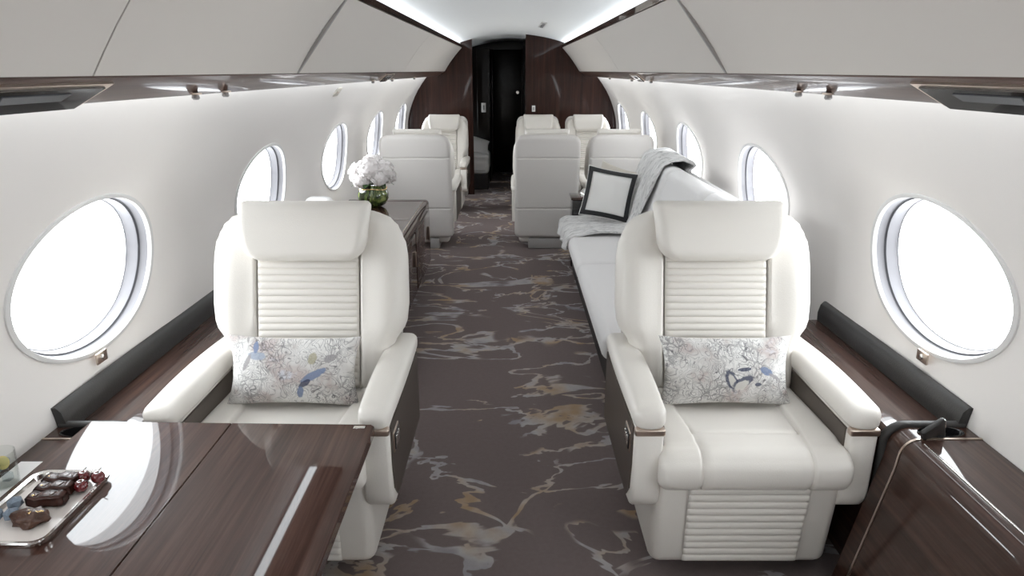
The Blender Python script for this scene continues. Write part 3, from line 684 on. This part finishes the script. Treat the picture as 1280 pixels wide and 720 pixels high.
def floral_pillow(x, m, label):
    r = pillow('lumbar_pillow', 0.207, 0.110, 0.068, m, None, 33, 0.48, 0.10)
    r.location = (x, 1.945, 0.557); r.rotation_euler = (math.radians(-17), 0, 0.0); tag(r, label, 'pillow'); return r
floral_pillow(0.665, FLOR_R, 'floral pillow printed with a pale butterfly and bird, on an armchair')
p = floral_pillow(-0.680, FLOR_L, 'floral pillow printed with blue birds, on the armchair behind the table'); p.rotation_euler = (math.radians(-17), math.radians(1.5), 0.02)

# ------------------------------------------------------------------ table and tray
t_ = empty('dining_table', (0, 0, 0)); tag(t_, 'glossy dark wood fold-out dining table with hinged leaves', 'table')
ZT = 0.56
def leaf(P, m=WOODT, z0=ZT - 0.026, z1=ZT, nm='table_leaf'):
    V = [(x, y, z0) for x, y in P] + [(x, y, z1) for x, y in P]; n = len(P)
    bm = bmesh.new(); vs = [bm.verts.new(v) for v in V]
    bm.faces.new(vs[:n][::-1]); bm.faces.new(vs[n:])
    for k in range(n): bm.faces.new((vs[k], vs[(k + 1) % n], vs[n + (k + 1) % n], vs[n + k]))
    bmesh.ops.recalc_face_normals(bm, faces=bm.faces)
    bmesh.ops.bevel(bm, geom=[e for e in bm.edges], offset=0.0015, segments=2, affect='EDGES')
    me = bpy.data.meshes.new(nm); bm.to_mesh(me); bm.free(); return fin(nm, me, m, t_, 35)
leaf([(-0.7424, 0.55), (-0.362, 0.55), (-0.362, 1.590), (-0.372, 1.600), (-0.7424, 1.608)])
leaf([(-1.122, 0.55), (-0.7436, 0.55), (-0.7436, 1.608), (-1.122, 1.618)])
rbox('slide_arm', (-0.72, 1.1, 0.515), (0.62, 0.05, 0.035), 0.006, BASEG, t_)
rbox('hinge', (-0.40, 1.585, ZT - 0.001), (0.03, 0.012, 0.004), 0.001, SILVER, t_)
tr = empty('serving_tray', (-1.0, 1.232, ZT)); tag(tr, 'silver rimmed serving tray with sweets on the wooden table', 'tray')
po = rrect(0.088, 0.128, 0.030, 6); pi_ = rrect(0.079, 0.119, 0.024, 6); n = len(po)
prof_ = [(po, 0.0, 0.94), (po, 0.012, 1.0), (po, 0.016, 0.995), (pi_, 0.014, 1.0), (pi_, 0.004, 0.97)]
V = [(x * k, y * k, z + 0.001) for P_, z, k in prof_ for x, y in P_]
mk('rim', V, [(a * n + k, a * n + (k + 1) % n, (a + 1) * n + (k + 1) % n, (a + 1) * n + k) for a in range(4) for k in range(n)] + [tuple(range(n))], SILVER, tr, 40)
mk('tray_floor', [(x * 0.985, y * 0.985, 0.005) for x, y in pi_], [tuple(range(n))], mat('tray_porcelain', (0.74, 0.68, 0.64), 0.25, coat=0.4), tr, 0)
CHOC = mat('chocolate', (0.055, 0.018, 0.012), 0.3, bump=(60, 0.5)); CHERRY = mat('cherry_red', (0.12, 0.012, 0.014), 0.12, coat=0.6)
CHOC2 = mat('praline_chocolate', (0.065, 0.026, 0.014), 0.4, bump=(90, 0.9)); BLUE = mat('dusty_blue_sugar', (0.16, 0.20, 0.25), 0.6, bump=(150, 0.6)); STEM = mat('cherry_stem', (0.10, 0.06, 0.02), 0.6)
def lump(name, m, r, seed, amp, sub=2, sc=(1, 1, 1), parent=None, freq=1.6):
    bm = bmesh.new(); bmesh.ops.create_icosphere(bm, subdivisions=sub, radius=1)
    for v in bm.verts:
        k = 1 + amp * mnoise.noise(v.co * freq + Vector((seed, seed * 2, 0))); v.co = Vector((v.co.x * k * r * sc[0], v.co.y * k * r * sc[1], v.co.z * k * r * sc[2]))
    me = bpy.data.meshes.new(name); bm.to_mesh(me); bm.free(); return fin(name, me, m, parent, 180)
ZF = ZT + 0.006
for k, (dy, lb) in enumerate(((0.072, 'chocolate stick nearest the cherries end of the tray'), (0.040, 'chocolate stick in the middle of the three'), (0.008, 'chocolate stick beside the nut cluster'))):
    r = empty('chocolate_stick', (-1.0 - 0.004 + 0.006 * k, 1.236 + dy * 1.1, ZF + 0.0135), 0.12); tag(r, lb, 'chocolate', 'sweets on the tray')
    def stk(v): return (v.x, v.y + 0.002 * math.sin(v.x * 160), v.z + 0.0015 * math.sin(v.x * 210 + k))
    rbox('bar', (0, 0, 0), (0.076, 0.031, 0.026), 0.010, CHOC, r, 4, stk, sub=6)
    tube('drizzle', [(x, 0.007 * math.sin(x * 420), 0.012) for x in lin(-0.026, 0.026, 18)], 0.0016, CHOC2, r, 6)
    lump('gold_fleck', GOLD, 0.0035, k, 0.4, 1, (1.4, 1, 0.5), r).location = (-0.024, -0.003, 0.0125)
r = empty('chocolate_cluster', (-0.985, 1.182, ZF + 0.012)); tag(r, 'lumpy nut chocolate cluster with gold leaf on the tray', 'chocolate', 'sweets on the tray')
lump('cluster', CHOC2, 0.031, 4.4, 0.55, 3, (1.15, 0.75, 0.55), r, 2.6)
for k in range(5): lump('gold_leaf', GOLD, 0.005, k + 9, 0.5, 1, (1.5, 1, 0.4), r).location = (-0.012 + 0.008 * k, 0.004 * math.sin(k * 2), 0.0135 + 0.001 * math.sin(k))
for (x, y, lb) in ((-0.964, 1.328, 'dark red cherry at the far corner of the tray beside a chocolate stick'), (-0.948, 1.292, 'dark red cherry between the other two cherries'), (-0.930, 1.326, 'dark red cherry in the outer corner of the tray')):
    r = empty('cherry', (x, y, ZF + 0.0135)); tag(r, lb, 'cherry', 'sweets on the tray')
    bm = bmesh.new(); bmesh.ops.create_uvsphere(bm, u_segments=18, v_segments=12, radius=0.0145)
    for v in bm.verts:
        rr = math.hypot(v.co.x, v.co.y)
        if v.co.z > 0: v.co.z -= 0.005 * math.exp(-(rr / 0.004) ** 2)
    me = bpy.data.meshes.new('fruit'); bm.to_mesh(me); bm.free(); fin('fruit', me, CHERRY, r, 180)
    tube('stem', [(0, 0, 0.009), (0.003, 0.001, 0.016), (0.009, 0.003, 0.022)], 0.0009, STEM, r, 5)
for (x, y, lb) in ((-1.052, 1.232, 'dusty blue faceted candy by the tray rim'), (-1.032, 1.192, 'dusty blue faceted candy beside the nut cluster'), (-1.062, 1.190, 'dusty blue faceted candy in the near corner of the tray')):
    o = lump('blue_candy', BLUE, 0.0165, x * 40, 0.35, 1, (1, 1, 0.85)); me = o.data
    for pgn in me.polygons: pgn.use_smooth = False
    o.location = (x, y, ZF + 0.0135); tag(o, lb, 'candy', 'sweets on the tray')
o = rbox('napkin', (-1.168, 1.33, 0.5335), (0.075, 0.26, 0.006), 0.002, LINEN); tag(o, 'folded white napkin on the ledge between table and wall', 'napkin')
g = empty('water_glass', (-1.172, 1.36, 0.5368)); tag(g, 'clear tumbler with ice and lemon on the napkin', 'glass')
lathe('tumbler', [(0.0, 0.0), (0.026, 0.0), (0.028, 0.004), (0.032, 0.085), (0.0335, 0.085), (0.0300, 0.006), (0.0, 0.006)], CLEAR, g, 24)
ICE = glass_mat('ice', (0.9, 0.93, 0.95)); LEMON = mat('lemon_peel', (0.65, 0.55, 0.22), 0.5)
for k in range(4):
    o = rbox('ice_cube', (0, 0, 0), (0.018, 0.018, 0.018), 0.003, ICE, g, 2); o.location = (0.010 * math.cos(k * 2.1), 0.010 * math.sin(k * 2.1), 0.022 + 0.013 * k); o.rotation_euler = (k, k * 1.7, k * 0.6)
o = lathe('lemon_slice', [(0, 0.002), (0.014, 0.002), (0.016, 0), (0.014, -0.002), (0, -0.002)], LEMON, g, 16); o.location = (0.006, 0, 0.058); o.rotation_euler = (1.2, 0.3, 0)

# ------------------------------------------------------------------ credenza, vase, flowers
c_ = empty('credenza', (0, 0, 0)); tag(c_, 'long dark gloss wood credenza under the windows carrying the flowers', 'cabinet')
CY0, CY1, CX = 2.75, 5.06, -0.625
xw = -PX(0.5) + 0.012
def cprof(off, zt):
    P = [(CX + 0.02 * 0, 0.06), (CX, zt - 0.05)] + [(CX - 0.03 + 0.03 * math.cos(math.radians(a)), zt - 0.03 + 0.03 * math.sin(math.radians(a))) for a in range(0, 91, 15)]
    return P + [(xw, zt), (-PX(0.06) + 0.03, 0.06)]
prism('carcass', cprof(0, 0.525), CY0, CY1 - 0.05, WOOD, c_, smooth=30)
prism('end_post', cprof(0, 0.527), CY1 - 0.046, CY1, WOOD, c_, smooth=30)
rbox('plinth', (-0.93, (CY0 + CY1) / 2, 0.03), (0.52, CY1 - CY0 - 0.1, 0.06), 0.004, DARKP, c_)
rbox('top_inlay', (-0.655, (CY0 + CY1) / 2, 0.5262), (0.006, CY1 - CY0 - 0.2, 0.004), 0.001, BRONZE, c_)
for k in range(3):
    a = CY0 + 0.04 + k * 0.74
    d = rbox('door', (CX + 0.003, a + 0.35, 0.27), (0.012, 0.70, 0.38), 0.004, WOOD, c_); h = rbox('pull', (CX + 0.012, a + 0.66, 0.30), (0.008, 0.012, 0.10), 0.002, BRONZE, d)
v_ = empty('flower_vase', (-0.985, 4.80, 0.526)); tag(v_, 'round green glass vase of white hydrangea blooms on the credenza', 'vase')
GREEN = mat('green_leaf_glass', (0.030, 0.055, 0.012), 0.08, coat=1.0)
t = NT(GREEN); sp = t.noise(t.map(t.obj(), (1, 1, 0.35)), 18, 4, 0.6, 1.5).outputs['Fac']
t.l(t.ramp(sp, [(0.4, (0.012, 0.02, 0.006)), (0.55, (0.06, 0.10, 0.02)), (0.68, (0.30, 0.34, 0.10))]), t.b.inputs['Base Color'])
lathe('vase_bowl', [(0, 0.0), (0.05, 0.0), (0.085, 0.02), (0.108, 0.06), (0.110, 0.09), (0.095, 0.135), (0.075, 0.16), (0.068, 0.16), (0.085, 0.13), (0.0, 0.10)], GREEN, v_, 32)
tube('ribbon', [(0.098 * math.cos(a), 0.098 * math.sin(a), 0.132 + 0.006 * math.sin(3 * a)) for a in lin(-2.6, 0.3, 20)], 0.004, GOLD, v_, 6)
PETAL = mat('white_petal', (0.86, 0.82, 0.81), 0.7, spec=0.2, sheen=0.3)
def bloom(cx, cy, cz, R, seed):
    rs = random.Random(seed); V = []; Fc = []
    for k in range(70):
        z = rs.uniform(-0.55, 1); th = rs.uniform(0, 2 * PI); q = math.sqrt(1 - z * z); nrm = Vector((q * math.cos(th), q * math.sin(th), z)); c = nrm * R * rs.uniform(0.88, 1.05)
        u = nrm.orthogonal().normalized(); w2 = nrm.cross(u); a0 = rs.uniform(0, PI)
        for pth in range(4):
            a = a0 + pth * PI / 2; d = u * math.cos(a) + w2 * math.sin(a); e = nrm.cross(d); L = R * 0.26; b = len(V)
            V += [c, c + d * L * 0.6 + e * L * 0.42 + nrm * L * 0.22, c + d * L + nrm * L * rs.uniform(0.05, 0.35), c + d * L * 0.6 - e * L * 0.42 + nrm * L * 0.22]
            Fc.append((b, b + 1, b + 2, b + 3))
    core = bmesh.new(); bmesh.ops.create_icosphere(core, subdivisions=2, radius=R * 0.9)
    b = len(V); core.verts.index_update(); V += [v.co.copy() for v in core.verts]; Fc += [tuple(b + x.index for x in f.verts) for f in core.faces]; core.free()
    me = bpy.data.meshes.new('bloom'); me.from_pydata([tuple(v) for v in V], [], Fc); o = fin('bloom', me, PETAL, v_, 30); o.location = (cx, cy, cz)
for k, (x, y, z, R) in enumerate(((-0.085, 0, 0.235, 0.075), (-0.01, -0.04, 0.26, 0.085), (0.075, 0, 0.245, 0.08), (0.0, 0.06, 0.275, 0.085), (-0.06, -0.06, 0.19, 0.06), (0.06, -0.06, 0.205, 0.06), (0.11, 0.03, 0.205, 0.055), (-0.10, 0.05, 0.20, 0.06))): bloom(x, y, z, R, k)
LEAF = mat('dark_leaf', (0.03, 0.07, 0.015), 0.35)
for k in range(6):
    a = k * 1.05 + 0.3
    def lf(u, v): 
        L = 0.10 * v; wd = 0.028 * math.sin(PI * min(1, v * 0.98 + 0.02)); return (math.cos(a) * (0.05 + L) - math.sin(a) * wd * u, math.sin(a) * (0.05 + L) + math.cos(a) * wd * u, 0.165 + 0.04 * v - 0.06 * v * v + 0.004 * abs(u))
    grid('leaf', lf, [-1, -0.5, 0, 0.5, 1], lin(0, 1, 8), LEAF, v_, 60)
d_ = empty('gold_dish', (-1.03, 4.50, 0.526)); tag(d_, 'small gold-rimmed dish beside the flower vase', 'dish')
lathe('bowl', [(0, 0.002), (0.035, 0.002), (0.065, 0.018), (0.068, 0.018), (0.036, 0.0), (0, 0.0)], SILVER, d_, 24); lathe('rim', [(0.064, 0.018), (0.067, 0.021), (0.070, 0.018), (0.067, 0.015), (0.064, 0.018)], GOLD, d_, 24)
o = rbox('white_cushion', (-1.105, 3.86, 0.645), (0.17, 0.12, 0.235), 0.05, LINEN, None, 5); tag(o, 'plain white cushion standing on the credenza between armchair and vase', 'cushion')

# ------------------------------------------------------------------ sofa
s_ = empty('sofa', (0, 0, 0)); tag(s_, 'long white fabric sofa along the window wall', 'sofa')
SX, SY0, SY1 = 0.375, 2.56, 5.00
prism('plinth', [(0.46, 0.0), (0.45, 0.20), (1.05, 0.20), (1.05, 0.0)], SY0 + 0.02, SY1, DARKP, s_, smooth=0)
prism('front_skirt', [(0.445, 0.16), (0.40, 0.31), (0.44, 0.31), (0.98, 0.30), (0.98, 0.16)], SY0, SY1, SOFA_F, s_, smooth=30)
def seatc(y0, y1):
    def f(v): 
        return (v.x - (0.012 * (0.06 - abs(v.z)) / 0.06 if v.x < 0 else 0), v.y, v.z + 0.01 * (1 - (v.x / 0.3) ** 2) * (v.z > 0))
    rbox('seat_cushion', (0.675, (y0 + y1) / 2, 0.365), (0.60, y1 - y0 - 0.006, 0.115), 0.035, SOFA_F, s_, 5, f)
seatc(SY0, 3.67); seatc(3.67, SY1)
def backc(y0, y1):
    def w_(h): return (y1 - y0) / 2 - 0.004
    a = math.radians(17)
    def xf(x, d, h): return (0.905 + h * math.sin(a) + d * math.cos(a), (y0 + y1) / 2 + x, 0.42 + h * math.cos(a) - d * math.sin(a))
    slab('back_cushion', -0.04, 0.47, w_, 0.085, 0.06, 0.06, SOFA_F, s_, xf, 25, 25)
backc(SY0, 3.38); backc(3.38, 4.19); backc(4.19, SY1)
prism('sofa_back', [(0.98, 0.20), (1.03, 0.20), (1.16, 0.60), (1.17, 0.80), (1.13, 0.84), (1.09, 0.80)], SY0 + 0.34, SY1, SOFA_F, s_, smooth=40)
rbox('end_panel', (0.80, SY0 - 0.012, 0.27), (0.64, 0.02, 0.30), 0.006, CHAR, s_)
# throw blanket
def drape(name, path, y0, y1, m, amp=0.012, ny=36, thick=0.012, seed=0, label='', cat='blanket', side=0.03):
    P = [Vector((x, 0, z)) for x, z in path]; L = [0]
    for a, b in zip(P, P[1:]): L.append(L[-1] + (b - a).length)
    N = 70; V = []; pts = []
    for k in range(N):
        q = L[-1] * k / (N - 1); i = max(j for j in range(len(L)) if L[j] <= q + 1e-9); i = min(i, len(P) - 2); t = (q - L[i]) / (L[i + 1] - L[i]); pts.append(P[i].lerp(P[i + 1], t))
    for k in range(N):
        a, b = pts[max(0, k - 1)], pts[min(N - 1, k + 1)]; d = (b - a).normalized(); nrm = Vector((d.z, 0, -d.x))
        if nrm.z < -0.01 or (abs(nrm.z) < 0.2 and nrm.x > 0): nrm = -nrm
        for j in range(ny):
            t = j / (ny - 1); y = y0 + (y1 - y0) * t + side * mnoise.noise((k * 0.07, seed, t * 2)) 
            f = amp * (0.9 + math.sin(t * 19 + 1.5 * math.sin(k * 0.12 + seed)) * 0.6 + 1.1 * mnoise.noise((k * 0.10, t * 6, seed)))
            p = pts[k] + nrm * max(0.004, f); V.append((p.x, y, p.z))
    Fc = [(k * ny + j, k * ny + j + 1, (k + 1) * ny + j + 1, (k + 1) * ny + j) for k in range(N - 1) for j in range(ny - 1)]
    o = mk(name, V, Fc, m, None, 180); md = o.modifiers.new('thickness', 'SOLIDIFY'); md.thickness = thick; md.offset = 1
    tag(o, label, cat); return o
drape('throw_blanket', [(1.15, 0.80), (1.135, 0.88), (1.07, 0.915), (1.00, 0.912), (0.945, 0.885), (0.905, 0.80), (0.862, 0.66), (0.822, 0.52), (0.79, 0.45), (0.70, 0.440), (0.50, 0.436), (0.40, 0.43), (0.362, 0.405), (0.352, 0.36), (0.35, 0.335)], 4.28, 4.90, FUR, 0.016, seed=3, label='fluffy grey-white fur throw draped over the sofa back and seat')
# sofa pillows
pr = empty('bordered_pillow', (0.665, 4.66, 0.635), 0); tag(pr, 'square white pillow with black ribbon border leaning on the sofa', 'pillow')
pr.rotation_euler = (math.radians(-16), math.radians(9), math.radians(-12))
pillow('pillow_body', 0.175, 0.175, 0.06, PILLW, pr, 25, 0.4, 0.06)
def pz(u, v, lift=0.004):
    W = Hh = 0.175; x = W * u * (1 - 0.06 * (1 - v * v) * abs(u)); z = Hh * v * (1 - 0.06 * (1 - u * u) * abs(v)); tt = 0.06 * (max(0, 1 - u * u) ** 0.4) * (max(0, 1 - v * v) ** 0.4)
    return (x, -tt * 1.05 - lift, z)
for (a, b, c, d) in ((-0.97, 0.97, -0.97, -0.78), (-0.97, 0.97, 0.78, 0.97), (-0.97, -0.78, -0.97, 0.97), (0.78, 0.97, -0.97, 0.97)):
    grid('ribbon', lambda u, v: pz(u, v), lin(a, b, 14), lin(c, d, 14), BORD, pr, 180)
o = pillow('beige_pillow', 0.17, 0.17, 0.055, BEIGE, None, 21); o.location = (0.735, 4.82, 0.64); o.rotation_euler = (math.radians(-14), math.radians(12), math.radians(-35)); tag(o, 'plain beige pillow tucked behind the black-bordered pillow', 'pillow')
# little dark side table at the far end of the sofa
st = empty('side_cabinet', (0.555, 5.17, 0)); tag(st, 'small dark gloss side cabinet between sofa and paired seats', 'cabinet')
rbox('cabinet_body', (0, 0, 0.26), (0.20, 0.20, 0.52), 0.008, BLACK, st); rbox('cabinet_top', (0, 0, 0.53), (0.22, 0.22, 0.02), 0.006, WOOD, st); rbox('knob', (-0.104, -0.05, 0.36), (0.012, 0.02, 0.03), 0.004, SILVER, st)
cu = empty('chrome_bowl', (0.565, 5.17, 0.54)); tag(cu, 'small domed chrome bowl on the dark side cabinet', 'bowl')
lathe('dome', [(0, 0.055), (0.02, 0.052), (0.04, 0.035), (0.046, 0.012), (0.046, 0.0), (0, 0)], SILVER, cu, 24); lathe('dome_knob', [(0, 0.066), (0.006, 0.063), (0.006, 0.054), (0, 0.054)], SILVER, cu, 12)

# ------------------------------------------------------------------ bed end glimpsed beyond the bulkhead
b_ = empty('day_bed', (-0.72, 8.95, 0)); tag(b_, 'white covered day bed glimpsed past the dark bulkhead edge', 'bed')
rbox('bed_base', (0, 0, 0.10), (0.84, 0.62, 0.20), 0.01, DARKP, b_)
def mt(v): return (v.x, v.y, v.z + 0.012 * math.sin(v.x * 9) * (v.z > 0))
rbox('mattress', (0, 0, 0.32), (0.86, 0.64, 0.26), 0.06, LINEN, b_, 5, mt, sub=4)
o = pillow('bed_pillow', 0.24, 0.14, 0.08, LINEN, None, 21); o.location = (-0.52, 8.90, 0.54); o.rotation_euler = (-0.9, 0.25, 0.2); tag(o, 'soft white pillow lying on the day bed', 'pillow')
